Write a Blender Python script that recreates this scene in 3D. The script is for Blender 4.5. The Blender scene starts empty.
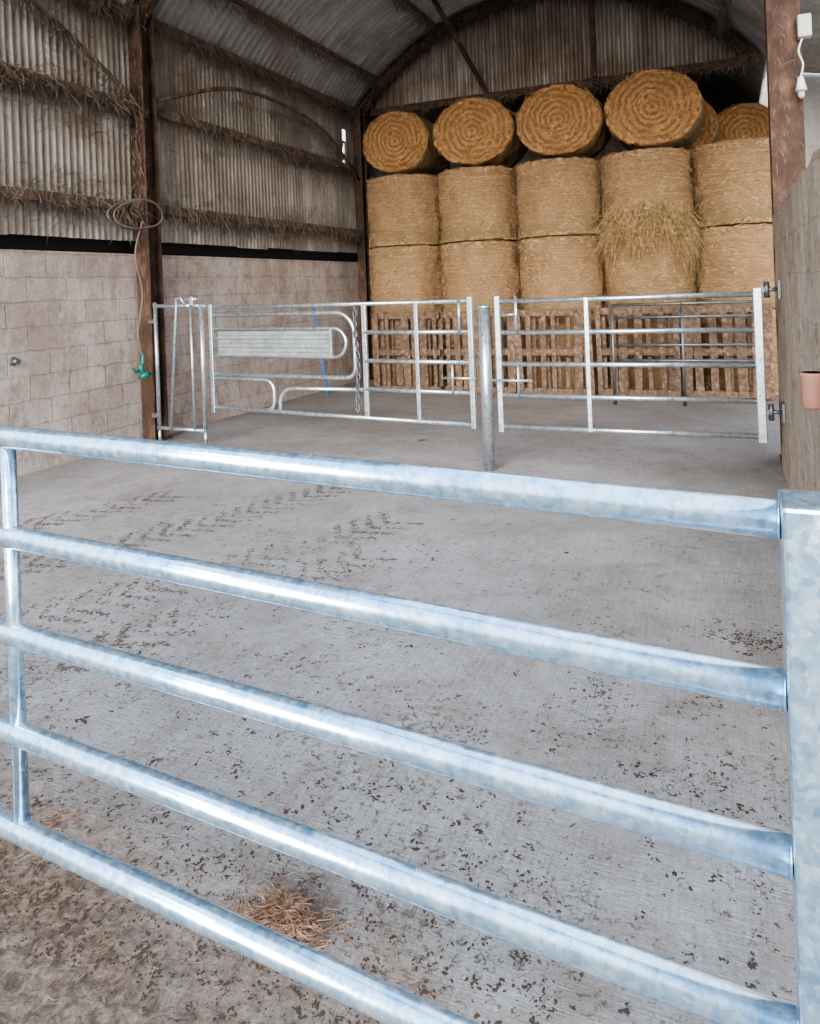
import bpy, math, random
from mathutils import Vector, Matrix, noise
random.seed(7)
COL=bpy.context.scene.collection
try: bpy.context.scene.view_settings.look='AgX - Medium High Contrast'
except Exception as e: print(e)

# ------------------------------------------------------------ mesh builder
class MB:
    def __init__(s): s.v=[]; s.f=[]; s.sm=[]
    def add(s,vs,fs,smooth=False):
        o=len(s.v); s.v+= [Vector(p) for p in vs]
        for f in fs: s.f.append([i+o for i in f]); s.sm.append(smooth)
    def box(s,c,d,rot=None,bev=0.0):
        hx,hy,hz=d[0]/2,d[1]/2,d[2]/2
        R=rot if rot is not None else Matrix.Identity(3)
        c=Vector(c)
        b=min(bev,hx*.45,hy*.45,hz*.45)
        if b<=0:
            vs=[c+R@Vector((x*hx,y*hy,z*hz)) for x in(-1,1) for y in(-1,1) for z in(-1,1)]
            s.add(vs,[(0,1,3,2),(4,6,7,5),(0,4,5,1),(2,3,7,6),(0,2,6,4),(1,5,7,3)])
        else:
            import bmesh
            bm=bmesh.new(); bmesh.ops.create_cube(bm,size=1)
            for v in bm.verts: v.co=Vector((v.co.x*d[0],v.co.y*d[1],v.co.z*d[2]))
            bmesh.ops.bevel(bm,geom=bm.edges[:],offset=b,segments=2,affect='EDGES',profile=.5)
            bm.verts.ensure_lookup_table()
            vs=[c+R@v.co for v in bm.verts]
            fs=[[v.index for v in f.verts] for f in bm.faces]
            bm.free(); s.add(vs,fs)
    def tube(s,path,r,seg=16,closed=False,caps=True):
        P=[Vector(p) for p in path]; n=len(P)
        T=[]
        for i in range(n):
            if closed: t=P[(i+1)%n]-P[i-1]
            elif i==0: t=P[1]-P[0]
            elif i==n-1: t=P[-1]-P[-2]
            else: t=(P[i+1]-P[i]).normalized()+(P[i]-P[i-1]).normalized()
            T.append(t.normalized())
        up=Vector((0,0,1)) if abs(T[0].z)<.9 else Vector((0,1,0))
        N=(up-T[0]*up.dot(T[0])).normalized()
        vs=[]
        for i in range(n):
            N=(N-T[i]*N.dot(T[i])).normalized(); B=T[i].cross(N)
            rr=r[i] if isinstance(r,(list,tuple)) else r
            for k in range(seg):
                a=2*math.pi*k/seg
                vs.append(P[i]+(N*math.cos(a)+B*math.sin(a))*rr)
        fs=[]
        m=n if closed else n-1
        for i in range(m):
            j=(i+1)%n
            for k in range(seg):
                k2=(k+1)%seg
                fs.append((i*seg+k,i*seg+k2,j*seg+k2,j*seg+k))
        s.add(vs,fs,True)
        if caps and not closed:
            o=len(s.v)-len(vs)
            s.f.append([o+k for k in range(seg)][::-1]); s.sm.append(False)
            s.f.append([o+(n-1)*seg+k for k in range(seg)]); s.sm.append(False)
    def build(s,name,mat,origin=(0,0,0),parent=None):
        o=Vector(origin)
        me=bpy.data.meshes.new(name)
        me.from_pydata([tuple(v-o) for v in s.v],[],s.f)
        me.polygons.foreach_set('use_smooth',s.sm)
        me.materials.append(mat); me.update()
        ob=bpy.data.objects.new(name,me); COL.objects.link(ob)
        if parent is not None:
            ob.parent=parent
            ob.location=o-parent.location
        else: ob.location=o
        return ob
def tag(ob,label,cat,group=None,kind=None):
    ob['label']=label; ob['category']=cat
    if group: ob['group']=group
    if kind: ob['kind']=kind
    return ob
def struct(ob,label=None,cat='wall'):
    ob['kind']='structure'
    if label: ob['label']=label; ob['category']=cat
    return ob
def empty(name,loc):
    e=bpy.data.objects.new(name,None); e.location=loc; e.empty_display_size=.2
    COL.objects.link(e); return e
def smoothpath(pts,n=8):
    P=[Vector(p) for p in pts]; out=[]
    for i in range(len(P)-1):
        p0=P[max(i-1,0)];p1=P[i];p2=P[i+1];p3=P[min(i+2,len(P)-1)]
        for k in range(n):
            t=k/n
            out.append(.5*((2*p1)+(p2-p0)*t+(2*p0-5*p1+4*p2-p3)*t*t+(3*p1-p0-3*p2+p3)*t**3))
    out.append(P[-1]); return out
def strand(mb,p,d,l,w,bd=.18):
    d=Vector(d).normalized(); s=d.cross(Vector((random.uniform(-1,1),random.uniform(-1,1),random.uniform(-1,1)))).normalized()*w
    bend=Vector((random.uniform(-1,1),random.uniform(-1,1),random.uniform(-1,.4)))*l*bd
    a=Vector(p); m_=a+d*l*.5+bend*.5; e=a+d*l+bend*.2
    mb.add([a-s,a+s,m_+s,m_-s,e],[(0,1,2,3),(3,2,4)])

# ------------------------------------------------------------ materials
def newmat(name):
    m=bpy.data.materials.new(name); m.use_nodes=True
    nt=m.node_tree; b=nt.nodes['Principled BSDF']
    return m,nt,b
def N(nt,t,**kw):
    n=nt.nodes.new(t)
    for k,v in kw.items():
        if k in n.inputs.keys(): n.inputs[k].default_value=v
        else: setattr(n,k,v)
    return n
def L(nt,a,b): nt.links.new(a,b)
def coords(nt,scale=(1,1,1),kind='Object'):
    tc=nt.nodes.new('ShaderNodeTexCoord'); mp=nt.nodes.new('ShaderNodeMapping')
    mp.inputs['Scale'].default_value=scale
    L(nt,tc.outputs[kind],mp.inputs['Vector']); return mp.outputs['Vector']
def ramp(nt,fac,stops):
    r=nt.nodes.new('ShaderNodeValToRGB'); e=r.color_ramp.elements
    while len(e)<len(stops): e.new(.5)
    for i,(p,c) in enumerate(stops):
        e[i].position=p; e[i].color=(c[0],c[1],c[2],1) if not isinstance(c,(int,float)) else (c,c,c,1)
    L(nt,fac,r.inputs['Fac']); return r.outputs['Color']
def noisen(nt,vec,scale,detail=6,rough=.6,dist=0):
    n=N(nt,'ShaderNodeTexNoise'); n.inputs['Scale'].default_value=scale
    n.inputs['Detail'].default_value=detail; n.inputs['Roughness'].default_value=rough
    n.inputs['Distortion'].default_value=dist
    L(nt,vec,n.inputs['Vector']); return n.outputs['Fac']
def mix(nt,fac,a,b,mode='MIX'):
    m=nt.nodes.new('ShaderNodeMix'); m.data_type='RGBA'; m.blend_type=mode
    for s,v in ((m.inputs['Factor'],fac),(m.inputs['A'],a),(m.inputs['B'],b)):
        if isinstance(v,(int,float)): s.default_value=v
        elif isinstance(v,tuple): s.default_value=(v[0],v[1],v[2],1)
        else: L(nt,v,s)
    return m.outputs['Result']
def math_(nt,op,a,b=None,c=None,clamp=False):
    n=nt.nodes.new('ShaderNodeMath'); n.operation=op; n.use_clamp=clamp
    for i,v in enumerate((a,b,c)):
        if v is None: continue
        if isinstance(v,(int,float)): n.inputs[i].default_value=v
        else: L(nt,v,n.inputs[i])
    return n.outputs[0]
def bump(nt,b,h,strength=.3,dist=.01):
    bp=nt.nodes.new('ShaderNodeBump'); bp.inputs['Strength'].default_value=strength
    bp.inputs['Distance'].default_value=dist
    L(nt,h,bp.inputs['Height']); L(nt,bp.outputs['Normal'],b.inputs['Normal'])

def galv(name,c1,c2,r0,r1,metal=.9,sc=9,bs=.12,sp=.35,lo=.38,hi=.62):
    m,nt,b=newmat(name)
    v=coords(nt)
    n1=noisen(nt,v,sc,8,.75,.4); n2=noisen(nt,v,30,3,.6)
    vo=N(nt,'ShaderNodeTexVoronoi'); vo.inputs['Scale'].default_value=85; L(nt,v,vo.inputs['Vector'])
    g=N(nt,'ShaderNodeSeparateColor'); L(nt,vo.outputs['Color'],g.inputs[0])
    c=mix(nt,ramp(nt,n1,[(lo,0.),(hi,1.)]),c1,c2)
    c=mix(nt,sp,c,ramp(nt,g.outputs[0],[(0.,.2),(1.,.8)]),'SOFT_LIGHT')
    L(nt,c,b.inputs['Base Color'])
    rr=ramp(nt,n1,[(.35,r0),(.65,r1)])
    L(nt,mix(nt,.06,rr,g.outputs[0]),b.inputs['Roughness'])
    b.inputs['Metallic'].default_value=metal
    bump(nt,b,n2,bs,.002)
    return m
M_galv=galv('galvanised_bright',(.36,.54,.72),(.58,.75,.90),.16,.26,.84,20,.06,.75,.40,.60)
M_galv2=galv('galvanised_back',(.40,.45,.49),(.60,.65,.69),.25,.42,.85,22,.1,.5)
M_galvp=galv('galvanised_panel',(.26,.29,.31),(.37,.40,.43),.4,.55,.7)
M_galvd=galv('galvanised_dull',(.12,.13,.14),(.21,.22,.235),.4,.6,.8)

def plain(name,c,rough=.6,metal=0,var=.25,scale=20):
    m,nt,b=newmat(name); v=coords(nt)
    n=noisen(nt,v,scale)
    d=tuple(x*(1-var) for x in c)
    L(nt,mix(nt,n,c,d),b.inputs['Base Color'])
    b.inputs['Roughness'].default_value=rough; b.inputs['Metallic'].default_value=metal
    bump(nt,b,n,.2,.003); return m
M_teal=plain('teal_plastic',(.02,.15,.12),.4)
M_blue=plain('blue_plastic',(.05,.2,.6),.4)
M_hose=plain('grey_hose',(.16,.13,.11),.6)
M_grey=plain('grey_plastic',(.45,.45,.43),.5)
M_white=plain('white_plastic',(.7,.7,.68),.4)
M_clay=plain('pink_clay',(.40,.20,.15),.7)
M_dark=plain('gap_shade',(.008,.006,.006),.9)  # near-black colour standing in for shade above the block wall
M_web=plain('dusty_cobweb',(.20,.15,.115),.95,0,.5,8)

def rusty(name,c1,c2,c3):
    m,nt,b=newmat(name); v=coords(nt,(1,1,.5),'Object')
    n=noisen(nt,v,7,8,.7); n2=noisen(nt,v,40,4,.6)
    c=ramp(nt,n,[(.3,c1),(.5,c2),(.68,c3)])
    L(nt,mix(nt,.35,c,n2,'OVERLAY'),b.inputs['Base Color'])
    b.inputs['Roughness'].default_value=.85
    bump(nt,b,n2,.4,.005); return m
M_rust=rusty('rusty_steel',(.022,.012,.008),(.058,.029,.018),(.135,.08,.052))
M_timber=rusty('dusty_timber',(.05,.03,.022),(.12,.08,.058),(.24,.18,.135))

def corr(name,cols,rust,horiz=False,ra=(.42,.62),rf=.85):
    m,nt,b=newmat(name)
    v=coords(nt,(1,1,.12) if not horiz else (.3,1,.3)); v2=coords(nt)
    n=noisen(nt,v,5,8,.7); n2=noisen(nt,v2,1.3,6,.65); n3=noisen(nt,v2,30,4,.6)
    c=ramp(nt,n,[(.3,cols[0]),(.5,cols[1]),(.7,cols[2])])
    c=mix(nt,ramp(nt,n2,[(ra[0],0.),(ra[1],rf)]),c,rust)
    c=mix(nt,.3,c,n3,'OVERLAY')
    L(nt,c,b.inputs['Base Color'])
    b.inputs['Roughness'].default_value=.6; b.inputs['Metallic'].default_value=.2
    bump(nt,b,n3,.2,.004); return m
M_clad=corr('corrugated_cladding',[(.17,.135,.11),(.30,.26,.225),(.49,.455,.41)],(.19,.132,.095),False,(.43,.64),.78)
M_gable=corr('corrugated_gable',[(.13,.10,.08),(.26,.22,.19),(.42,.38,.335)],(.15,.105,.078))
M_roof=corr('corrugated_roof',[(.27,.25,.24),(.38,.36,.35),(.50,.48,.47)],(.22,.17,.14),True,(.46,.7),.8)
M_lean=corr('pale_sheeting',[(.28,.28,.265),(.36,.36,.34),(.45,.45,.42)],(.3,.28,.25))

def blockmat(name,c1,c2,mort,stain,streak,dark,ms=.009,bs=.6,mf=.35):
    m,nt,b=newmat(name)
    tc=nt.nodes.new('ShaderNodeTexCoord'); sp=nt.nodes.new('ShaderNodeSeparateXYZ'); cb=nt.nodes.new('ShaderNodeCombineXYZ')
    L(nt,tc.outputs['Object'],sp.inputs[0]); L(nt,sp.outputs['Y'],cb.inputs['X']); L(nt,sp.outputs['Z'],cb.inputs['Y'])
    nz=N(nt,'ShaderNodeTexNoise'); nz.inputs['Scale'].default_value=6; nz.inputs['Detail'].default_value=6; L(nt,tc.outputs['Object'],nz.inputs['Vector'])
    vm=N(nt,'ShaderNodeVectorMath',operation='MULTIPLY_ADD'); L(nt,nz.outputs['Color'],vm.inputs[0]); vm.inputs[1].default_value=(.05,.05,0); L(nt,cb.outputs[0],vm.inputs[2])
    br=N(nt,'ShaderNodeTexBrick'); br.inputs['Scale'].default_value=1
    br.inputs['Brick Width'].default_value=.45; br.inputs['Row Height'].default_value=.2255; br.inputs['Mortar Size'].default_value=ms
    br.inputs['Mortar Smooth'].default_value=.8; br.inputs['Bias'].default_value=0
    br.inputs['Color1'].default_value=(*c1,1); br.inputs['Color2'].default_value=(*c2,1); br.inputs['Mortar'].default_value=(*mort,1)
    L(nt,vm.outputs[0],br.inputs['Vector'])
    v=coords(nt); n1=noisen(nt,v,1.6,8,.7); n2=noisen(nt,v,34,6,.75); n4=noisen(nt,v,6,9,.75)
    vs=coords(nt,(1,1,.4)); n3=noisen(nt,vs,3,9,.75)
    c=mix(nt,ramp(nt,n1,[(.4,0.),(.60,.7)]),br.outputs['Color'],stain)
    c=mix(nt,ramp(nt,n3,[(.45,0.),(.60,.8)]),c,streak)
    c=mix(nt,ramp(nt,n4,[(.52,0.),(.66,.75)]),c,dark)
    c=mix(nt,math_(nt,'MULTIPLY',math_(nt,'MULTIPLY',br.outputs['Fac'],n4),mf*2),c,mort)
    c=mix(nt,.6,c,n2,'OVERLAY')
    L(nt,c,b.inputs['Base Color']); b.inputs['Roughness'].default_value=.95
    inv=mix(nt,br.outputs['Fac'],(1.,1.,1.),(0.,0.,0.))
    h=mix(nt,.65,inv,mix(nt,.5,n2,n4))
    bump(nt,b,h,bs,.018); return m
M_block=blockmat('concrete_blocks',(.46,.375,.33),(.38,.305,.265),(.28,.22,.185),(.36,.275,.235),(.56,.50,.455),(.26,.19,.155),.010,.6,.35)
M_block2=blockmat('rendered_wall',(.42,.33,.26),(.40,.32,.25),(.36,.285,.225),(.28,.21,.16),(.50,.425,.355),(.16,.11,.075),.002,1.,.1)

# floor concrete
m,nt,b=newmat('yard_concrete'); M_floor=m
v=coords(nt); vs=coords(nt,(1,14,1)); vx=coords(nt,(14,.6,1))
sp=nt.nodes.new('ShaderNodeSeparateXYZ'); L(nt,v,sp.inputs[0]); X=sp.outputs['X']; Y=sp.outputs['Y']
n1=noisen(nt,v,.9,9,.7); n2=noisen(nt,v,80,6,.8); n3=noisen(nt,vs,11,5,.65); n5=noisen(nt,vx,7,5,.65)
c=ramp(nt,n1,[(.3,(.20,.185,.18)),(.5,(.295,.278,.275)),(.7,(.375,.36,.362))])
c=mix(nt,.65,c,n2,'OVERLAY')
c=mix(nt,.55,c,n3,'OVERLAY'); c=mix(nt,.4,c,n5,'OVERLAY')
near=N(nt,'ShaderNodeMapRange'); near.inputs['From Min'].default_value=5.5; near.inputs['From Max'].default_value=1.2; L(nt,Y,near.inputs['Value']); near=near.outputs[0]
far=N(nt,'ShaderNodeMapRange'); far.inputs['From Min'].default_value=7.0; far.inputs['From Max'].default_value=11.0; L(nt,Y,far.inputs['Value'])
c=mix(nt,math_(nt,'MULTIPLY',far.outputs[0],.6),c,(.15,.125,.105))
nf=noisen(nt,v,2.4,9,.8,.8)
f1=math_(nt,'MULTIPLY_ADD',near,.06,nf)
c=mix(nt,ramp(nt,f1,[(.51,0.),(.66,.6)]),c,(.185,.14,.11))
fl=noisen(nt,v,40,9,.8,.8); fm=noisen(nt,v,1.5,8,.7)
f2=math_(nt,'MULTIPLY_ADD',fm,.48,math_(nt,'MULTIPLY_ADD',near,.075,fl))
c=mix(nt,ramp(nt,f2,[(.865,0.),(.895,.85)]),c,(.075,.046,.031))
e1=math_(nt,'MULTIPLY_ADD',X,.20,Y)
nm=noisen(nt,v,2.6,10,.8,.6)
e2=math_(nt,'MULTIPLY_ADD',nm,-1.15,e1)
mudf=N(nt,'ShaderNodeMapRange'); mudf.inputs['From Min'].default_value=1.0; mudf.inputs['From Max'].default_value=.45; L(nt,e2,mudf.inputs['Value'])
nmud=noisen(nt,v,24,10,.82,.5)
mudc=ramp(nt,nmud,[(.37,(.028,.015,.009)),(.47,(.10,.06,.038)),(.56,(.22,.155,.11)),(.66,(.33,.27,.22))])
mfac=math_(nt,'MULTIPLY',mudf.outputs[0],.92)
c=mix(nt,mfac,c,mudc)
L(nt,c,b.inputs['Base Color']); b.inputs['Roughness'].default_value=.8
hh=mix(nt,mfac,mix(nt,.4,mix(nt,.4,n3,n5),n2),nmud)
bump(nt,b,hh,1.,.013)

M_yard=plain('yard_ground',(.15,.135,.12),.9,0,.4,3)
M_muck=plain('dried_muck',(.080,.047,.031),.95,0,.6,60)
M_tread=plain('tread_mud',(.14,.10,.075),.95,0,.5,30)

def straw(name,cols,kind,gr=None):
    m,nt,b=newmat(name)
    v0=coords(nt)
    if kind=='side':
        v=coords(nt,(1,1,5)); n=noisen(nt,v,15,10,.85,.4)
        nb=noisen(nt,coords(nt,(.3,.3,9)),6,4,.6); n=mix(nt,.3,n,nb)
    elif kind=='disc':
        w=N(nt,'ShaderNodeTexWave',wave_type='RINGS',rings_direction='Y'); w.inputs['Scale'].default_value=3.8
        w.inputs['Distortion'].default_value=8; w.inputs['Detail'].default_value=6; w.inputs['Detail Scale'].default_value=1.2; w.inputs['Detail Roughness'].default_value=.7
        L(nt,v0,w.inputs['Vector']); n=mix(nt,.84,w.outputs['Fac'],noisen(nt,v0,48,10,.9,1.2))
    else:
        n=noisen(nt,v0,22,3)
    c=ramp(nt,n,[(.34,cols[0]),(.5,cols[1]),(.66,cols[2])])
    n2=noisen(nt,v0,2.5,7,.75)
    c=mix(nt,ramp(nt,n2,[(.42,0.),(.66,.6)]),c,cols[3])
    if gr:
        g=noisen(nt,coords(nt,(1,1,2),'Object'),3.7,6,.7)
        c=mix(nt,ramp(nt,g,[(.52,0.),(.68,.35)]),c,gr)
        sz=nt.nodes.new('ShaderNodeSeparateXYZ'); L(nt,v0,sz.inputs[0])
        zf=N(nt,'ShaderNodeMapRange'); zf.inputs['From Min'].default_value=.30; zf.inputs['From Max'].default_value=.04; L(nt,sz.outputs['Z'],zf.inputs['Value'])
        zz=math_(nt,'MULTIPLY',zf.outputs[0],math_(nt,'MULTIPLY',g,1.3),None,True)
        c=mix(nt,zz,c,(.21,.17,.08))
    L(nt,c,b.inputs['Base Color']); b.inputs['Roughness'].default_value=.9
    if kind!='strand': bump(nt,b,n,1.,.05)
    return m
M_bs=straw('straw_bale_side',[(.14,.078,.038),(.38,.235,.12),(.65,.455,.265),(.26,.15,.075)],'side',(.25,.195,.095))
M_bd=straw('straw_bale_end',[(.12,.052,.019),(.38,.20,.078),(.64,.40,.19),(.30,.15,.055)],'disc')
M_str=straw('loose_straw',[(.24,.14,.07),(.44,.29,.15),(.69,.50,.30),(.31,.19,.095)],'strand')
M_strd=straw('loose_straw_orange',[(.20,.095,.035),(.44,.245,.10),(.68,.45,.22),(.31,.16,.06)],'strand')
M_strg=straw('loose_hay',[(.12,.07,.034),(.31,.19,.09),(.58,.40,.22),(.21,.18,.07)],'strand')
M_strb=straw('damp_straw',[(.10,.05,.03),(.22,.125,.08),(.37,.24,.155),(.15,.085,.055)],'strand')
M_pal=straw('pallet_wood',[(.065,.04,.027),(.14,.09,.06),(.26,.18,.125),(.08,.05,.034)],'strand')

# ------------------------------------------------------------ dimensions
XL=-5.9; XR=.335; WH=2.03; EAVE=4.70
YF=1.2; Y1=6.4; Y2=11.62; YG=11.86; YB=16.6
CX=-2.7; HS=3.2; RISE=1.5
RR=(HS*HS+RISE*RISE)/(2*RISE); CZ=EAVE+RISE-RR
def roofz(x): return CZ+math.sqrt(max(RR*RR-(x-CX)**2,0))
A0=math.asin(HS/RR)

mb=MB(); mb.box((-1.5,8.8,-.1),(14,16,.2)); o=mb.build('floor',M_floor); struct(o,'brushed grey concrete floor with flecks of muck','floor')
mb=MB(); mb.box((-1,-19.2,-.12),(70,40,.2)); o=mb.build('ground',M_yard); struct(o,'open yard ground outside the barn','ground')
mb=MB(); mb.box((XL-.11,(YF+YB)/2,WH/2),(.22,YB-YF,WH)); o=mb.build('wall_left',M_block); struct(o,'pale concrete block wall','wall')
mb=MB(); mb.box((XL-.2,(YF+YB)/2,2.22),(.04,YB-YF,.5)); o=mb.build('shade_strip_1',M_dark); struct(o,'near-black strip painted as shade in the gap over the blocks','wall')  # strip coloured near-black to paint the shade between blocks and cladding

def corrwall_y(name,x,y0,y1,z0,z1,mat,amp=.016,pitch=.080,holes=()):
    mb=MB(); n=int((y1-y0)/pitch*8); zs=[z0,z1]
    for h in holes: zs+= [h[2],h[3]]
    zs=sorted(set(zs)); vs=[]
    for i in range(n+1):
        y=y0+(y1-y0)*i/n
        for z in zs:
            vs.append((x+amp*math.sin(2*math.pi*(y-y0)/pitch)+.02*noise.noise(Vector((y*.9,z,3))),y,z+ (.03*noise.noise(Vector((math.floor(y/.68)*3.1,z,0))) if z==z0 else 0)))
    k=len(zs); fs=[]
    for i in range(n):
        y=y0+(y1-y0)*(i+.5)/n
        for j in range(k-1):
            zm=(zs[j]+zs[j+1])/2
            if any(h[0]<y<h[1] and h[2]<zm<h[3] for h in holes): continue
            fs.append((i*k+j,(i+1)*k+j,(i+1)*k+j+1,i*k+j+1))
    mb.add(vs,fs,True); return mb.build(name,mat)
o=corrwall_y('wall_left_cladding',XL-.04,YF,YB,3.53,EAVE+.05,M_clad,holes=[(11.27,11.35,3.64,3.76),(11.24,11.33,3.80,3.97),(11.28,11.34,3.97,4.04),(11.25,11.36,4.09,4.28)]); struct(o,'weathered corrugated iron cladding above the block wall','wall')
CL=corrwall_y('wall_left_cladding',XL-.005,YF,YB,2.17,3.62,M_clad); struct(CL,'weathered corrugated iron cladding above the block wall','wall')

def barrel(name,y0,y1,mat,pitch=.13,amp=.036):
    mb=MB(); n=int((y1-y0)/pitch*8); k=28; vs=[];fs=[]
    for i in range(n+1):
        y=y0+(y1-y0)*i/n; r=RR+.045+amp*math.sin(2*math.pi*(y-y0)/pitch)
        for j in range(k+1):
            a=-A0*1.03+2*A0*1.03*j/k
            vs.append((CX+r*math.sin(a),y,CZ+r*math.cos(a)))
    for i in range(n):
        for j in range(k): fs.append((i*(k+1)+j,i*(k+1)+j+1,(i+1)*(k+1)+j+1,(i+1)*(k+1)+j))
    mb.add(vs,fs,True); return mb.build(name,mat)
o=barrel('ceiling',YF-.1,YB,M_roof); struct(o,'curved corrugated iron barrel roof','roof')
def gable(name,y,z0,mat,pitch=.13,amp=.042):
    mb=MB(); x0=CX-HS; x1=CX+HS; n=int((x1-x0)/pitch*8); vs=[];fs=[]
    for i in range(n+1):
        x=x0+(x1-x0)*i/n; yy=y+amp*math.sin(2*math.pi*(x-x0)/pitch)
        vs.append((x,yy,z0)); vs.append((x,yy,max(roofz(x)+.03,z0+.01)))
    for i in range(n): fs.append((2*i,2*i+2,2*i+3,2*i+1))
    mb.add(vs,fs,True); return mb.build(name,mat)
o=gable('wall_gable',YG+.04,4.62,M_gable); struct(o,'rusty corrugated gable sheeting above the bales','wall')
mb=MB(); mb.box((-1,YB+.1,3.2),(10.5,.2,6.4)); o=mb.build('wall_back',M_gable); struct(o,'dark far end wall of the barn','wall')

mb=MB(); x0,x1=XR,XR+.22; ya,yb=2.2,6.70; ny=90; nz=40; vs=[];fs=[]
for i in range(ny+1):
    y=ya+(yb-ya)*i/ny
    for j in range(nz+1):
        z=WH*j/nz; zt=z+(.025*noise.noise(Vector((y*4,0,9))) if j==nz else 0)
        vs.append((x0+.012*noise.noise(Vector((y*5,z*5,1)))+.007*noise.noise(Vector((y*17,z*17,4))),y,zt))
for i in range(ny):
    for j in range(nz): fs.append((i*(nz+1)+j,i*(nz+1)+j+1,(i+1)*(nz+1)+j+1,(i+1)*(nz+1)+j))
mb.add(vs,fs,True); mb.box(((x0+x1)/2+.01,(ya+yb)/2,WH/2-.012),(x1-x0-.02,yb-ya,WH-.025))
o=mb.build('wall_right',M_block2); struct(o,'rough rendered block dividing wall','wall')
mb=MB(); mb.box((3.24,13.2,2.4),(4.3,.1,4.8)); o=mb.build('wall_lean_to',M_lean); struct(o,'pale sheeted end wall of the neighbouring bay','wall')
mb=MB(); n=160; vs=[];fs=[]
for i in range(n+1):
    y=6.9+6.2*i/n; z=.02*math.sin(i*1.3)
    vs+=[(.62,y,4.75+z),(5.0,y,3.9+z)]
for i in range(n): fs.append((2*i,2*i+1,2*i+3,2*i+2))
mb.add(vs,fs,True); o=mb.build('ceiling_lean_to',M_lean); struct(o,'pale sheeted roof of the neighbouring bay','roof')
mb=MB(); mb.box((1.07,14.9,2.4),(.04,3.3,4.8)); o=mb.build('wall_right_far',M_gable); struct(o,'dark side wall beside the stacked bales','wall')

# ------------------------------------------------------------ cobwebs as parts
def fuzz(par,p0,p1,n,hang=.12,spread=.06,side=(1,0,0),w=.003):
    mb=MB(); p0=Vector(p0);p1=Vector(p1); d=(p1-p0); L_=d.length; dn=d.normalized()
    cl=[random.random() for _ in range(max(3,int(L_*2.2)))]
    for i in range(n):
        t=min(1,max(0,random.choice(cl)+random.gauss(0,.035))) if random.random()<.65 else random.random()
        p=p0+d*t+Vector((random.uniform(-1,1),random.uniform(-1,1),random.uniform(-1,1)))*spread
        q=dn*random.uniform(-1,1)+Vector((0,0,-random.uniform(.1,1.1)))+Vector(side)*random.uniform(-.2,.4)
        strand(mb,p,q,random.uniform(.3,1)*hang*random.uniform(.5,1.6),w*random.uniform(.5,1.6),.5)
    o=mb.build('cobweb',M_web,par.location,par); o['kind']='stuff'; return o

def ibeam(mb,x,y,z0,z1,w,d,t=.012):
    zc=(z0+z1)/2; h=z1-z0
    mb.box((x,y-d/2,zc),(w,t,h),bev=.003); mb.box((x,y+d/2,zc),(w,t,h),bev=.003); mb.box((x,y,zc),(t,d-t,h))
def column(x,y,w,d,label,plates=True):
    e=MB(); ibeam(e,x,y,0,EAVE,w,d)
    e.box((x,y,.01),(w+.02,d+.1,.02),bev=.003)
    if plates:
        for z in (WH+.5,3.6): e.box((x+.0,y-d/2-.012,z),(w*.8,.012,.16),bev=.003)
    o=e.build('steel_column',M_rust,(x,y,0)); tag(o,label,'column','barn columns'); return o
c1=column(XL+.1,Y1,.17,.2,'rusty red steel column standing against the block wall')
fuzz(c1,(XL+.1,Y1-.1,2.2),(XL+.1,Y1-.1,4.6),500,.12,.07)
c2=column(XL+.1,Y2,.15,.18,'rusty steel column at the corner beside the hay bales')
c3=column(.468,6.9,.245,.25,'tall rusty steel column at the end of the dividing wall',False)
fuzz(c3,(.468,6.76,2.3),(.468,6.76,4.6),200,.08,.1,w=.002)

def rib(y,label,fz=900):
    e=MB(); k=40
    for (r,w,h) in ((RR-.03,.14,.015),(RR-.11,.015,.16),(RR-.19,.12,.015)):
        vs=[];fs=[]
        for j in range(k+1):
            a=-A0+2*A0*j/k
            for (dr,dy) in ((-h/2,-w/2),(h/2,-w/2),(h/2,w/2),(-h/2,w/2)):
                vs.append((CX+(r+dr)*math.sin(a),y+dy,CZ+(r+dr)*math.cos(a)))
        for j in range(k):
            for q in range(4): fs.append((j*4+q,(j+1)*4+q,(j+1)*4+(q+1)%4,j*4+(q+1)%4))
        e.add(vs,fs)
    o=e.build('roof_rib',M_rust,(CX,y,EAVE)); tag(o,label,'roof rib','curved roof ribs')
    mb=MB()
    for i in range(fz):
        a=random.uniform(-A0,A0); r=RR-random.uniform(.02,.22)
        strand(mb,(CX+r*math.sin(a),y-random.uniform(0,.1),CZ+r*math.cos(a)),(random.uniform(-1,1),random.uniform(-.5,.2),-random.uniform(.1,1)),random.uniform(.04,.18),.004,.5)
    c=mb.build('cobweb',M_web,o.location,o); c['kind']='stuff'
rib(Y1,'curved rusty steel rib under the barrel roof'); rib(Y2+.08,'curved rusty steel rib against the gable sheeting',2200)

def beam(name,p0,p1,w,h,mat,label,cat,group=None):
    p0=Vector(p0);p1=Vector(p1);d=p1-p0
    q=d.to_track_quat('Y','Z').to_matrix()
    e=MB(); e.box((p0+p1)/2,(w,d.length,h),q,.006)
    o=e.build(name,mat,p0 if p0.z<p1.z else p1); tag(o,label,cat,group); return o
for (a,bb) in ((YF,Y1-.12),(Y1+.12,Y2-.12)):
    for z in (2.53,3.62,4.62):
        o=beam('wall_rail',(XL+.06,a,z),(XL+.06,bb,z),.07,.10,M_timber,'dusty cobwebbed wall rail fixed across corrugated cladding','rail','wall rails')
        fuzz(o,(XL+.08,max(a,3.8),z),(XL+.08,bb,z),2400,.20,.065)
def rod(name,pts,r,mat,label,cat,group=None,seg=10,n=8):
    e=MB(); e.tube(smoothpath(pts,n) if len(pts)>2 else pts,r,seg); o=e.build(name,mat,pts[0]); tag(o,label,cat,group); return o
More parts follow.
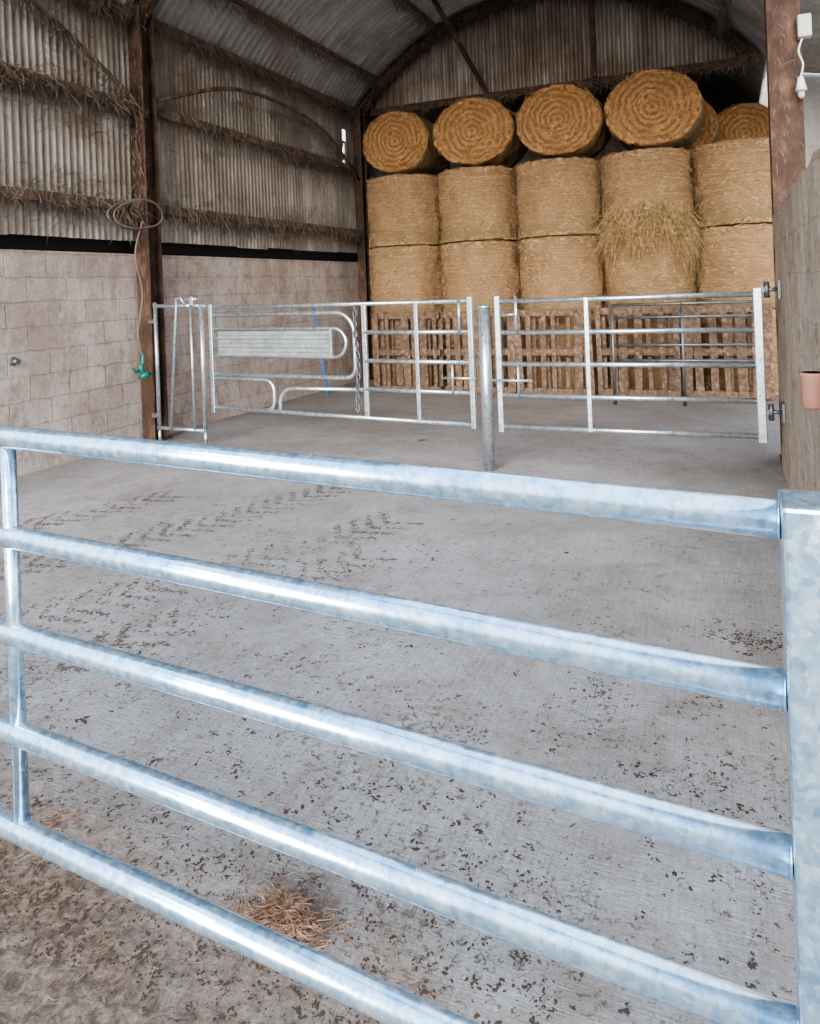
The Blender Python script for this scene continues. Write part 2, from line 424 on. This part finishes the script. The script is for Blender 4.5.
o=rod('wind_brace',[(XL+.13,Y1+.14,3.72),(XL+.13,8.2,4.22),(XL+.13,10.2,4.1),(XL+.13,11.45,3.45)],.026,M_timber,'bowed dusty steel brace against the cladding','brace','wind braces')
fuzz(o,(XL+.15,7.4,4.03),(XL+.15,10.2,4.12),600,.14,.04); fuzz(o,(XL+.15,10.2,4.1),(XL+.15,11.4,3.5),300,.12,.04)
o=rod('wind_brace',[(XL+.13,4.0,4.66),(XL+.13,5.0,4.3),(XL+.13,6.22,3.68)],.026,M_timber,'dusty diagonal brace meeting the column','brace','wind braces')
fuzz(o,(XL+.15,4.4,4.55),(XL+.15,6.2,3.68),800,.15,.04)
mb=MB()
hub=[(random.uniform(4.4,11.2),random.choice((2.53,3.62,4.62))+random.uniform(-.3,.2)) for _ in range(80)]
for i in range(3600):
    if random.random()<.6:
        h_=random.choice(hub); y=h_[0]+random.gauss(0,.16); z=h_[1]+random.gauss(0,.1)
    else: y=random.uniform(4.4,11.3); z=random.choice((2.53,3.62,4.62))+random.uniform(-.4,.35)
    if not (2.3<z<4.6 and 4<y<11.4): continue
    strand(mb,(XL+.03+random.uniform(0,.03),y,z),(random.uniform(-.05,.05),random.uniform(-1,1),random.uniform(-1,.3)),random.uniform(.06,.28),.003,.4)
o=mb.build('cobweb',M_web,(0,0,0),CL); o['kind']='stuff'; o['label']='dusty brown cobwebs clinging to the corrugated cladding'
for a in (-.72,-.40,-.05,.40,.72):
    r=RR-.03; x=CX+r*math.sin(a); z=CZ+r*math.cos(a)
    o=beam('roof_purlin',(x,YF,z),(x,YG-.05,z),.045,.06,M_timber,'dusty purlin running under the curved roof','purlin','roof purlins')
    fuzz(o,(x,6.2,z-.04),(x,YG-.1,z-.04),1400,.24,.07)
beam('gable_strut',(-1.81,YG-.07,4.69),(-1.81,YG-.07,roofz(-1.81)-.02),.07,.07,M_rust,'upright rusty strut on the gable sheeting','strut','gable struts')
beam('gable_strut',(-3.55,YG-.10,4.72),(-4.0,10.6,roofz(-4.0)-.02),.06,.06,M_rust,'slanting rusty strut under the roof','strut','gable struts')
o=beam('gable_tie',(CX-HS+.25,YG-.06,4.62),(CX+HS-.05,YG-.06,4.62),.05,.12,M_rust,'rusty tie beam along the foot of the gable','beam')
fuzz(o,(CX-HS+.3,YG-.1,4.62),(CX+HS-.1,YG-.1,4.62),1300,.22,.05,(0,-1,0))

# ------------------------------------------------------------ bales
def bale_mesh(name,axis,seed,R=.598,H=1.10,sq=1.0):
    rc=.08; rings=[]
    for r in (0.02,.2,.4,R-rc): rings.append((r,0.0))
    for k in range(1,5):
        a=math.pi/2*k/4; rings.append((R-rc+rc*math.sin(a),rc-rc*math.cos(a)))
    for k in range(1,20): rings.append((R,rc+(H-2*rc)*k/20))
    for k in range(0,5):
        a=math.pi/2*k/4; rings.append((R-rc+rc*math.cos(a),H-rc+rc*math.sin(a)))
    for r in (.4,.2,.02): rings.append((r,H))
    seg=90; vs=[];fs=[]
    for (r,h) in rings:
        for k in range(seg):
            a=2*math.pi*k/seg
            p=Vector((r*math.cos(a),r*math.sin(a),h))
            n=noise.noise(p*3+Vector((seed*7,0,0)))*.036+noise.noise(p*9+Vector((0,seed*5,0)))*.026+noise.noise(Vector((p.x*14,p.y*14,p.z*30)))*.012
            f=(r+n*(r/R))/max(r,1e-4)
            q=Vector((p.x*f,p.y*f,h+(noise.noise(p*9+Vector((seed,0,3)))*.02 if 0<h<H else 0)))
            if axis=='Y':
                q=Vector((q.x,-H/2+q.z+(.05*noise.noise(p*5+Vector((seed,0,3))) if h==0 else 0),q.y*sq))
            vs.append(q)
    for i in range(len(rings)-1):
        for k in range(seg): fs.append((i*seg+k,i*seg+(k+1)%seg,(i+1)*seg+(k+1)%seg,(i+1)*seg+k))
    fs.append([k for k in range(seg)][::-1]); fs.append([(len(rings)-1)*seg+k for k in range(seg)])
    me=bpy.data.meshes.new(name); me.from_pydata([tuple(v) for v in vs],[],fs)
    me.polygons.foreach_set('use_smooth',[True]*len(fs))
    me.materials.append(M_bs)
    if axis=='Y':
        me.materials.append(M_bd)
        for p in me.polygons:
            if all((Vector((vs[i].x,0,vs[i].z/sq)).length<R-.005) for i in p.vertices) or p.center.y<-H/2+.12: p.material_index=1
    me.update(); return me
def strands_side(seed,R=.608,H=1.10,n=3800):
    random.seed(seed); mb=MB()
    for i in range(n):
        a=random.uniform(0,2*math.pi); h=random.uniform(.02,H-.02)
        if random.random()<.3: h=random.choice([.03,H-.04])+random.uniform(-.02,.02)
        p=Vector((R*math.cos(a),R*math.sin(a),h)); t=Vector((-math.sin(a),math.cos(a),0))*random.choice((-1,1))
        d=t+Vector((math.cos(a),math.sin(a),0))*random.uniform(.1,.35)+Vector((0,0,random.uniform(-1.2,.6)))
        strand(mb,p,d,random.uniform(.04,.17),.003)
    for v in mb.v: v.z=min(max(v.z,.0),H)
    for v in mb.v:
        l=math.hypot(v.x,v.y)
        if l>.625: v.x*=.625/l; v.y*=.625/l
    me=bpy.data.meshes.new('loose_straw'); me.from_pydata([tuple(v) for v in mb.v],[],mb.f); me.materials.append(M_str); return me
def strands_disc(seed,R=.6,sq=.8,n=4800):
    random.seed(seed); mb=MB()
    for i in range(n):
        a=random.uniform(0,2*math.pi); r=R*math.sqrt(random.uniform(.0,1.0))
        p=Vector((r*math.cos(a),-.55,r*math.sin(a)*sq)); t=Vector((-math.sin(a),0,math.cos(a)))
        d=t*random.choice((-1,1))+Vector((random.uniform(-.5,.5),random.uniform(-.35,-.05),random.uniform(-.5,.3)))
        strand(mb,p,d,random.uniform(.03,.13),.0025)
    for v in mb.v:
        v.z=max(v.z,-R*sq); v.x=min(max(v.x,-R),R)
    me=bpy.data.meshes.new('loose_straw'); me.from_pydata([tuple(v) for v in mb.v],[],mb.f); me.materials.append(M_strd); return me
BS=[bale_mesh('hay_bale','Z',s) for s in (1,2,3,4)]
SS=[strands_side(s) for s in (11,12)]
BT=[bale_mesh('hay_bale','Y',s,R=.6,H=1.12,sq=.82) for s in (5,6,7)]
SD=[strands_disc(s) for s in (21,22)]
random.seed(3)
cxs=[-4.80,-3.55,-2.30,-1.05,.20]
def put(me,sme,loc,rz,label,sc=(1,1,1)):
    o=bpy.data.objects.new('hay_bale',me); o.location=loc; o.rotation_euler=(0,0,rz); o.scale=sc; COL.objects.link(o)
    tag(o,label,'hay bale','stacked round hay bales')
    if sme:
        c=bpy.data.objects.new('loose_straw',sme); COL.objects.link(c); c.parent=o; c['kind']='stuff'
    return o
ragged=None
for i,x in enumerate(cxs):
    for lv in range(3):
        lab=['round straw bale standing on end behind the pallets','round straw bale on end in the middle tier','round straw bale on end in the upper tier'][lv]
        if i==3 and lv==2: lab='ragged round bale on end with hay hanging loose'
        o=put(BS[(i+lv*2)%4],SS[(i+lv)%2],(x,11.2+random.uniform(-.02,.02),lv*1.11),math.pi/2*random.randint(0,3),lab)
        if i==3 and lv==2: ragged=o
for i,(x,sx,sz) in enumerate(((-4.67,.92,.96),(-3.42,1.03,1.0),(-2.15,1.0,1.02),(-.88,1.04,1.04))):
    put(BT[i%3],SD[i%2],(x,11.12,3.33+.6*.82*sz+.012),0,'round straw bale lying on top with its coiled end showing',(sx,1,sz))
for (x,y) in ((-1.1,12.50),(.15,12.50),(.3,13.77)):
    for lv in range(3): put(BS[lv],None,(x,y,lv*1.11),lv*math.pi/2,'round straw bale in the row behind')
put(BT[1],SD[0],(-.68,12.62,3.33+.5),0,'round straw bale lying on the row behind')
put(BT[2],SD[1],(.32,13.8,3.33+.5),0,'round straw bale lying in shadow beneath the gable')
random.seed(5); mb=MB()
tf=[(random.uniform(-.95,.95),random.uniform(-.14,.14),random.uniform(.18,.80)) for _ in range(46)]
for i in range(7000):
    tq=random.choice(tf)
    a=-math.pi/2+.1+tq[0]+random.gauss(0,.04)
    if not -2.75<a<-.3: continue
    h=2.48+tq[1]-abs(random.gauss(0,.12)); R=.605
    p=Vector((cxs[3]+R*math.cos(a),11.2+R*math.sin(a),h))
    d=Vector((math.cos(a)*.2+random.gauss(0,.22),math.sin(a)*random.uniform(.06,.26),-1.0+random.gauss(0,.35)))
    strand(mb,p,d,tq[2]*random.uniform(.3,1.0),.003,.3)
rl=ragged.location.copy(); rz=ragged.rotation_euler.z
o=mb.build('hanging_hay',M_strg)
o.data.transform(Matrix.Rotation(-rz,4,'Z')@Matrix.Translation(-rl)); o.parent=ragged; o.location=(0,0,0); o['kind']='stuff'; o['label']='brownish and greenish hay hanging loose'

# ------------------------------------------------------------ pallets
def pallet_mesh(seed):
    random.seed(seed); mb=MB(); W=1.04;H=1.2
    for face in (-1,1):
        for i in range(7):
            x=-W/2+.05+i*(W-.1)/6+random.uniform(-.03,.03)
            if random.random()<.1: continue
            mb.box((x,face*.055,H/2+random.uniform(-.012,.012)),(random.uniform(.055,.12),.018,H-random.uniform(0,.08)),Matrix.Rotation(random.uniform(-.03,.03),3,'Y'),.003)
    for z in (.06,H/2,H-.06):
        mb.box((0,0,z),(W,.09,.09),None,.004)
        mb.box((0,.072,z),(W,.016,.09),None,.003)
    me=bpy.data.meshes.new('wooden_pallet'); me.from_pydata([tuple(v) for v in mb.v],[],mb.f); me.materials.append(M_pal); return me
PM=[pallet_mesh(s) for s in (1,2,3,4,5)]
for i in range(5):
    o=bpy.data.objects.new('wooden_pallet',PM[i]); o.location=(-4.42+i*1.09,10.2+.03*(i%2),0); o.rotation_euler=(0,0,.02*(i%3-1)); COL.objects.link(o)
    tag(o,'brown wooden pallet stood on edge against the bales','pallet','pallets in front of the bales')

# ------------------------------------------------------------ rear right gate
gd=.020
def gate_empty(name,loc,label,cat='gate'):
    e=empty(name,loc); tag(e,label,cat); return e
def part(mb,name,mat,origin,par,label=None):
    o=mb.build(name,mat,origin,par)
    if label: o['label']=label
    return o
YR=6.02
G=gate_empty('livestock_gate',(-.8,YR,0),'galvanised five rail gate hung on the dividing wall')
for x,w in ((-1.785,.045),(.180,.06)):
    mb=MB(); mb.box((x,YR,.89),(w,.05,1.13),None,.006); part(mb,'stile',M_galv2,(x,YR,.33),G)
for z in (1.41,1.15,.89,.63,.37):
    mb=MB(); mb.tube([(-1.77,YR,z),(.16,YR,z)],gd); part(mb,'rail',M_galv2,(-1.77,YR,z),G)
mb=MB(); mb.box((-1.055,YR-.012,.89),(.035,.02,1.07),None,.004); part(mb,'stay',M_galv2,(-1.055,YR,.37),G)
mb=MB(); mb.tube([(-1.62,YR-.04,1.45),(-1.62,YR-.04,1.14)],.013); mb.tube([(-1.74,YR-.04,1.3),(-1.61,YR-.04,1.3)],.011)
part(mb,'latch',M_galv2,(-1.62,YR,1.3),G,'sliding galvanised latch bolt')
mb=MB(); mb.tube([(-1.62,YR-.04,.9),(-1.62,YR-.04,.62)],.011); mb.tube([(-1.84,YR-.05,.76),(-1.5,YR-.05,.76)],.011)
part(mb,'latch',M_galv2,(-1.62,YR,.76),G,'sliding galvanised latch bolt')
for z in (1.44,.55):
    mb=MB()
    mb.box((.322,YR,z),(.02,.1,.14),None,.003); mb.tube([(.32,YR,z),(.225,YR,z)],.014); mb.tube([(.242,YR,z-.06),(.242,YR,z+.06)],.02)
    mb.box((.22,YR,z),(.05,.03,.035))
    part(mb,'hinge',M_galvd,(.3,YR,z),G,'dull steel hinge bracket bolted to the wall')

P=gate_empty('gate_post',(-1.905,6.02,0),'round galvanised post standing between two gates','post')
mb=MB(); mb.tube([(-1.905,6.02,0),(-1.905,6.02,1.36)],.05,28); part(mb,'shaft',M_galv2,(-1.905,6.02,0),P)
mb=MB(); mb.tube([(-1.905,6.02,1.355),(-1.905,6.02,1.375),(-1.905,6.02,1.385)],[.054,.054,.04],28); part(mb,'post_cap',M_galv2,(-1.905,6.02,1.355),P)

# ------------------------------------------------------------ rear left gate (calving gate)
def LP(x,z,dy=0): return Vector((x,6.03+.1*(-1.95-x)+dy,z))
RL=Matrix.Rotation(-.0997,3,'Z')
G=gate_empty('calving_gate',LP(-3.4,0),'galvanised calving gate with sheeted panel and curved tubes')
def lt(name,pts,r=gd,label=None,dy=0,seg=14):
    mb=MB(); mb.tube([LP(a,c,dy) for a,c in pts],r,seg); return part(mb,name,M_galv2,LP(*pts[0],dy),G,label)
mb=MB(); mb.box(LP(-2.03,.9),(.045,.05,1.12),RL,.006); part(mb,'stile',M_galv2,LP(-2.03,.34),G)
mb=MB(); mb.box(LP(-4.95,.9),(.045,.045,1.12),RL,.006); part(mb,'stile',M_galv2,LP(-4.95,.34),G)
lt('rail',[(-4.94,1.425),(-2.05,1.42)]); lt('rail',[(-4.94,.39),(-2.05,.37)])
for z in (1.16,.90,.64): lt('rail',[(-3.09,z),(-2.05,z)])
mb=MB(); mb.box(LP(-3.09,.9),(.045,.03,1.05),RL,.004); part(mb,'stay',M_galv2,LP(-3.09,.37),G)
mb=MB(); mb.box(LP(-2.545,.9,-.02),(.035,.02,1.05),RL,.004); part(mb,'stay',M_galv2,LP(-2.545,.37),G)
def arc(cx,cz,r,a0,a1,n=10,rz=None):
    rz=rz or r
    return [(cx+r*math.cos(math.radians(a0+(a1-a0)*k/n)),cz+rz*math.sin(math.radians(a0+(a1-a0)*k/n))) for k in range(n+1)]
lt('curved_tube',[(-4.93,1.345)]+arc(-3.40,1.145,.2,90,0)+arc(-3.30,.84,.10,0,-90)+[(-4.93,.735)],.02,'large rounded galvanised loop')
lt('curved_tube',[(-4.93,1.20)]+arc(-3.43,1.065,.135,90,-90,14)+[(-4.93,.925)],.017,'rounded tube framing the sheet panel')
lt('curved_tube',[(-4.93,.735-.04)]+arc(-4.27,.585,.11,90,0)+arc(-4.28,.50,.12,0,-50)+[(-4.27,.395)],.019,'short tube curving down')
lt('curved_tube',[(-4.10,.40)]+arc(-3.93,.46,.16,190,90)+[(-3.12,.635)],.019,'long tube curving up toward the loop')
mb=MB(); zs=[.935+.25*k/24 for k in range(25)]
vs=[];fs=[]
for x in (-4.86,-3.47):
    for k,z in enumerate(zs): vs.append(LP(x,z,-.012+(.005 if (k//4)%2 else -.005)))
for k in range(24): fs.append((k,25+k,26+k,k+1))
mb.add(vs,fs); mb.box(LP(-4.165,1.06,.016),(1.4,.004,.25),RL); mb.box(LP(-3.46,1.06,-.005),(.03,.035,.27),RL,.004)
part(mb,'sheet_panel',M_galvp,LP(-4.86,.935),G,'ribbed galvanised sheet panel')
mb=MB(); z=1.38; k=0; x=-3.16
while z>.42:
    xx=x+.012*math.sin(z*9); c=LP(xx,z,-.04); pts=[]
    for q in range(12):
        a=2*math.pi*q/12
        off=Vector((.017*math.cos(a),0,.032*math.sin(a))) if k%2 else Vector((0,.017*math.cos(a),.032*math.sin(a)))
        pts.append(c+off)
    mb.tube(pts,.006,6,closed=True); z-=.048; k+=1
part(mb,'chain',M_galvd,LP(x,1.38),G,'hanging steel chain')
mb=MB(); mb.tube([LP(-2.12,1.45,-.045),LP(-2.12,1.14,-.045)],.012)
part(mb,'latch',M_galv2,LP(-2.12,1.3),G,'sliding galvanised latch bolt')
mb=MB(); mb.tube([LP(-2.3,.77,-.05),LP(-1.98,.77,-.05)],.011); mb.tube([LP(-2.2,.9,-.05),LP(-2.2,.64,-.05)],.011)
part(mb,'latch',M_galv2,LP(-2.2,.77),G,'sliding galvanised latch bolt')

G=gate_empty('head_yoke',(-5.33,6.33,0),'narrow galvanised cattle yoke beside the rusty column','yoke')
def LY(x,z,dy=0): return Vector((x,6.26+dy,z))
YO=[('upright',[(-5.62,.15),(-5.62,1.50)],.022),('upright',[(-5.02,.15),(-5.02,1.46)],.022),('rail',[(-5.64,1.46),(-4.98,1.45)],.02),('rail',[(-5.64,.17),(-5.0,.16)],.02)]
for nme,pts,r in YO:
    mb=MB(); mb.tube([LY(*p) for p in pts],r,14); part(mb,nme,M_galv2,LY(*pts[0]),G)
mb=MB(); mb.tube([LY(-5.44,.17,-.03),LY(-5.31,1.46,-.03),LY(-5.31,1.53,-.03),LY(-5.25,1.54,-.03),LY(-5.20,1.46,-.03)],.017,12); part(mb,'yoke_bar',M_galv2,LY(-5.44,.17),G,'slanting yoke bar')
mb=MB(); mb.tube([LY(-5.13,.17,-.03),LY(-5.13,1.46,-.03)],.015,12); part(mb,'yoke_bar',M_galv2,LY(-5.13,.17),G)
mb=MB(); mb.tube([LY(-5.21,1.52,-.05),LY(-5.02,1.52,-.05)],.014,10); mb.box(LY(-5.1,1.50,-.04),(.05,.05,.09),None,.004); part(mb,'latch',M_galv2,LY(-5.1,1.5),G,'small catch on the yoke top')
for x in (-5.62,-5.02):
    mb=MB(); mb.tube([LY(x,0),LY(x,.16)],.018,12); mb.box(LY(x,.008),(.08,.08,.016),None,.003)
    part(mb,'foot',M_galv2,LY(x,0),G)
for z in (.3,1.3):
    mb=MB(); mb.box(LY(-5.67,z,.01),(.08,.05,.05),None,.004)
    part(mb,'hinge',M_galvd,LY(-5.67,z),G)

G=gate_empty('sheep_hurdle',(-.55,9.6,0),'dull metal hurdle standing before the pallets','hurdle')
for z in (1.24,1.08,.92,.74,.55):
    mb=MB(); mb.tube([(-1.37,9.6,z),(.28,9.6,z)],.019,10); part(mb,'rail',M_galvd,(-1.37,9.6,z),G)
for x in (-1.37,-.55,.28):
    mb=MB(); mb.tube([(x,9.6,0),(x,9.6,1.25)],.021,10); part(mb,'upright',M_galvd,(x,9.6,0),G)

# ------------------------------------------------------------ foreground gate
FZ=(1.220,.982,.750,.508,.274)
def FP(x,z,dy=0): return Vector((x,1.155-.065*(x-.05),z-.010-.0135*x))+Vector((0,dy,0))
G=gate_empty('field_gate',FP(-1.5,0),'shiny galvanised tubular gate across the barn entrance')
tr=.0265
for i,z in enumerate(FZ):
    mb=MB()
    mb.tube([FP(-2.95,z+.010 if i>2 else z),FP(.05,z)],tr,48); part(mb,'rail',M_galv,FP(-2.95,z),G)
    mb=MB(); mb.tube([FP(.049,z),FP(.0505,z),FP(.052,z)],[tr+.0002,tr+.0008,tr+.001],32); part(mb,'weld',M_galv,FP(.05,z),G)
mb=MB(); mb.tube([FP(-1.60,FZ[0],.004),FP(-1.60,FZ[-1],.004)],.0175,24); part(mb,'stay',M_galv,FP(-1.60,FZ[-1]),G)
mb=MB(); mb.box(FP(-2.97,.755),(.05,.05,1.0),None,.006); part(mb,'stile',M_galv,FP(-2.97,.25),G)
mb=MB(); mb.box((.102,1.155,.62),(.1,.1,1.24),None,.006); part(mb,'stile',M_galv,(.102,1.155,0),G,'broad box-section end post')

# ------------------------------------------------------------ small things
H=empty('hose_line',(-5.6,6.15,0)); tag(H,'looped grey hose with teal spray head hung on the column','hose')
cx0,cy0,cz0=-5.62,6.14,2.40
pts=[]
for k in range(52):
    a=2*math.pi*k/30+1.0; w_=.36+.05*math.sin(k*.37)
    pts.append((cx0+.03*math.sin(k*.5)+.02*k/34,cy0-.02+w_*math.cos(a)-.003*k,cz0+(.15+.025*math.sin(k*.23+1))*math.sin(a)+.04*math.cos(a)))
mb=MB(); mb.tube(smoothpath(pts,3),.009,8)
mb.tube(smoothpath([(-5.6,6.1,2.35),(-5.62,6.0,2.0),(-5.6,6.06,1.6),(-5.6,5.98,1.2),(-5.6,6.02,.95)],8),.009,8)
part(mb,'hose',M_hose,(-5.6,6.1,2.3),H)
mb=MB()
mb.tube(smoothpath([(-5.6,6.03,.98),(-5.6,6.03,.90),(-5.6,6.0,.83),(-5.6,6.02,.78)],6),[.015]*3+[.022]*7+[.03]*9,12)
mb.tube(smoothpath([(-5.6,6.0,.83),(-5.6,5.93,.80),(-5.6,5.89,.84)],6),.013,10)
mb.tube([(-5.6,6.03,.79),(-5.6,6.05,.75)],[.035,.07],16)
part(mb,'spray_head',M_teal,(-5.6,6.03,.8),H,'teal plastic spray head')
rod('conduit_pipe',[(-5.69,6.27,.35),(-5.69,6.27,2.5),(-5.69,6.27,EAVE-.3)],.014,M_rust,'thin rusty conduit clipped up the column','pipe')
rod('blue_pole',[(-5.55,9.75,0),(-5.84,9.9,1.35)],.018,M_blue,'blue pole leaning on the block wall','pole')
e=MB(); e.tube([(XL-.02,4.75,1.03),(XL+.07,4.75,1.03)],.025,16); e.tube([(XL+.0,4.75,1.03),(XL+.02,4.75,1.03)],.04,16)
o=e.build('pipe_stub',M_galvd,(XL,4.75,1.03)); tag(o,'dull metal pipe stub in the block wall','pipe')
yc=3.38
e=MB(); e.tube([(XR+.02,yc,1.09),(XR-.02,yc,1.09)],.02,10)
e.tube([(XR-.045,yc,1.01),(XR-.045,yc,1.018),(XR-.045,yc,1.13),(XR-.045,yc,1.14),(XR-.045,yc,1.152),(XR-.045,yc,1.152),(XR-.045,yc,1.05)],[.036,.043,.043,.047,.047,.039,.036],24)
o=e.build('clay_cup',M_clay,(XR-.04,yc,1.01)); tag(o,'reddish cylindrical cup fixed on the rough wall','cup')
E=empty('junction_box',(.60,6.6,3.5)); tag(E,'grey electrical box fixed on the rusty column','electrical box')
mb=MB(); mb.box((.61,6.72,3.5),(.10,.1,.18),None,.012); part(mb,'box_body',M_grey,(.6,6.72,3.5),E)
mb=MB(); mb.tube(smoothpath([(.59,6.69,3.4),(.56,6.67,3.3),(.59,6.69,3.2),(.57,6.69,3.1)],6),.007,8); part(mb,'cable',M_white,(.59,6.69,3.4),E)
E=empty('wall_lamp',(.58,6.6,3.0)); tag(E,'small white lamp hanging from the column by cable','lamp')
mb=MB(); mb.tube([(.57,6.69,3.1),(.57,6.69,3.06),(.57,6.69,2.99)],[.02,.028,.045],20); part(mb,'lamp_shade',M_white,(.57,6.69,3.06),E)
mb=MB(); mb.tube([(.57,6.69,2.99),(.57,6.69,2.95),(.57,6.69,2.93)],[.025,.025,.01],16); part(mb,'bulb',M_grey,(.57,6.69,2.96),E)

# ------------------------------------------------------------ muck and straw on the floor
random.seed(12); mb=MB()
def blob(mb,x,y,r,h):
    n=random.randint(7,11); a0=random.uniform(0,6); sx=random.uniform(1,2.2)
    ro=random.uniform(0,3.14); vs=[(x,y,h)]
    for k in range(n):
        a=a0+2*math.pi*k/n; rr=r*random.uniform(.3,1.2)
        px,py=rr*math.cos(a)*sx,rr*math.sin(a)
        vs.append((x+px*math.cos(ro)-py*math.sin(ro),y+px*math.sin(ro)+py*math.cos(ro),.0008))
    mb.add(vs,[(0,k+1,(k+1)%n+1) for k in range(n)],True)
def smear(x,y,r):
    for q in range(random.randint(1,6)):
        blob(mb,x+random.gauss(0,r*1.1),y+random.gauss(0,r*1.1),r*random.uniform(.25,.7),r*.2)
cl=[(random.uniform(-4.8,.3),1.3+abs(random.gauss(0,1.9)),random.uniform(.04,.25)) for _ in range(200)]
for i in range(9500):
    if random.random()<.75:
        c=random.choice(cl); x=c[0]+random.gauss(0,c[2]); y=c[1]+random.gauss(0,c[2])
    else: x=random.uniform(-5.5,.3); y=1.3+abs(random.gauss(0,1.7))
    if not(-5.7<x<.30 and 1.28<y<9): continue
    r=random.choice((.002,.003,.004,.008))*random.uniform(.6,1.3)
    if random.random()<.04: r*=2
    smear(x,y,r)
for i in range(1800):
    x=random.uniform(-2.6,-.4); y=1.25+abs(random.gauss(0,.3))
    smear(x,y,random.choice((.003,.005,.008)))
for i in range(120):
    smear(.03+random.gauss(0,.08),3.5+random.gauss(0,.06),random.uniform(.004,.012))
o=mb.build('muck_flecks',M_muck); tag(o,'dark dried muck scattered over the concrete','muck',kind='stuff')
mb=MB()
def track(pts,wd):
    P=smoothpath([(x,y,0) for x,y in pts],60); acc=0
    for i in range(len(P)-1):
        t=(P[i+1]-P[i]); acc+=t.length
        if acc<.12: continue
        acc=0; t.normalize(); nrm=Vector((-t.y,t.x,0))
        keep=.62+.9*noise.noise(P[i]*1.9)
        if keep<.12: continue
        for s in (-1,1):
            ks=keep*random.uniform(.5,1.1)
            for q in range(120):
                u=q/120
                if random.random()>ks*(.7+.7*noise.noise(Vector((P[i].x*5,P[i].y*5,u*4*s)))): continue
                p=P[i]+nrm*s*u*wd/2+t*(.15*u)+Vector((random.gauss(0,.014),random.gauss(0,.014),0))
                blob(mb,p.x,p.y,random.uniform(.003,.010),.002)
track([(-3.55,2.0),(-3.15,2.7),(-2.5,3.8),(-2.1,4.6)],.40)
track([(-4.3,2.4),(-3.9,3.1),(-3.3,4.2),(-2.9,5.2)],.36)
track([(-2.7,2.2),(-2.45,2.9),(-2.0,3.9)],.34)
track([(-4.9,3.0),(-4.6,3.6),(-4.1,4.6)],.34)
o=mb.build('tyre_prints',M_tread); tag(o,'faint brown tyre prints of mud on the concrete','tyre prints',kind='stuff')
def heap(name,cx,cy,rad,n,h,mat,label,ln=(.06,.22),w=.0013):
    mb=MB()
    for i in range(n):
        a=random.uniform(0,6.283); r=abs(random.gauss(0,.5))*rad
        z=h*math.exp(-(r/rad*1.6)**2)*random.random()+.003
        d=(random.uniform(-1,1),random.uniform(-1,1),random.uniform(-.1,.12))
        strand(mb,(cx+r*math.cos(a)*1.2,cy+r*math.sin(a),z),d,random.uniform(*ln),w,.6)
    for v in mb.v: v.z=max(v.z,.002)
    o=mb.build(name,mat,(cx,cy,0)); tag(o,label,'straw',kind='stuff')
heap('straw_clump',-1.06,1.55,.14,2400,.03,M_strb,'small clump of brown straw on the concrete',(.015,.06),.0009)
heap('straw_clump',-1.9,1.6,.6,500,.01,M_strb,'scattered wisps of damp straw by the gate',(.02,.08),.0009)
heap('straw_clump',-2.9,7.0,.12,60,.01,M_strb,'faint wisp of straw near the rear gates',(.04,.1))

# ------------------------------------------------------------ light
w=bpy.data.worlds.new('World'); bpy.context.scene.world=w; w.use_nodes=True
nt=w.node_tree; bg=nt.nodes['Background']
tc=nt.nodes.new('ShaderNodeTexCoord'); sp=nt.nodes.new('ShaderNodeSeparateXYZ'); L(nt,tc.outputs['Generated'],sp.inputs[0])
c=ramp(nt,sp.outputs['Z'],[(0.,(.44,.42,.40)),(.12,(.68,.70,.72)),(.3,(.86,.93,1.)),(.8,(.46,.72,1.))])
L(nt,c,bg.inputs['Color']); bg.inputs['Strength'].default_value=3.3
def sun(name,e,ang,el,az,col):
    sd=bpy.data.lights.new(name,'SUN'); sd.energy=e; sd.angle=math.radians(ang); sd.color=col
    so=bpy.data.objects.new(name,sd); COL.objects.link(so)
    el=math.radians(el); az=math.radians(az)
    src=Vector((math.sin(az)*math.cos(el),-math.cos(az)*math.cos(el),math.sin(el)))
    so.rotation_euler=src.to_track_quat('Z','Y').to_euler(); so.location=(3,-10,8)
sun('soft_sun',8.6,40,17,4,(1,.94,.865))
sun('highlight_sun',1.2,6,48,-10,(.94,.97,1))  # extra small sun, added only for bright streaks on the gate metal

# ------------------------------------------------------------ camera
f=750.; th=math.atan(320/f); r=.038
F=Vector((-math.sin(th),math.cos(th),0)); R0=Vector((math.cos(th),math.sin(th),0)); U0=Vector((0,0,1))
Rr=R0*math.cos(r)-U0*math.sin(r); Uu=R0*math.sin(r)+U0*math.cos(r)
cam=bpy.data.cameras.new('camera'); co=bpy.data.objects.new('camera',cam); COL.objects.link(co)
M=Matrix((Rr,Uu,-F)).transposed().to_4x4(); M.translation=Vector((0,0,1.55)); co.matrix_world=M
cam.sensor_fit='VERTICAL'; cam.sensor_height=36; cam.sensor_width=36; cam.lens=f/1024*36
cam.shift_y=-(512-288)/1024; cam.shift_x=0; cam.clip_start=.05
bpy.context.scene.camera=co
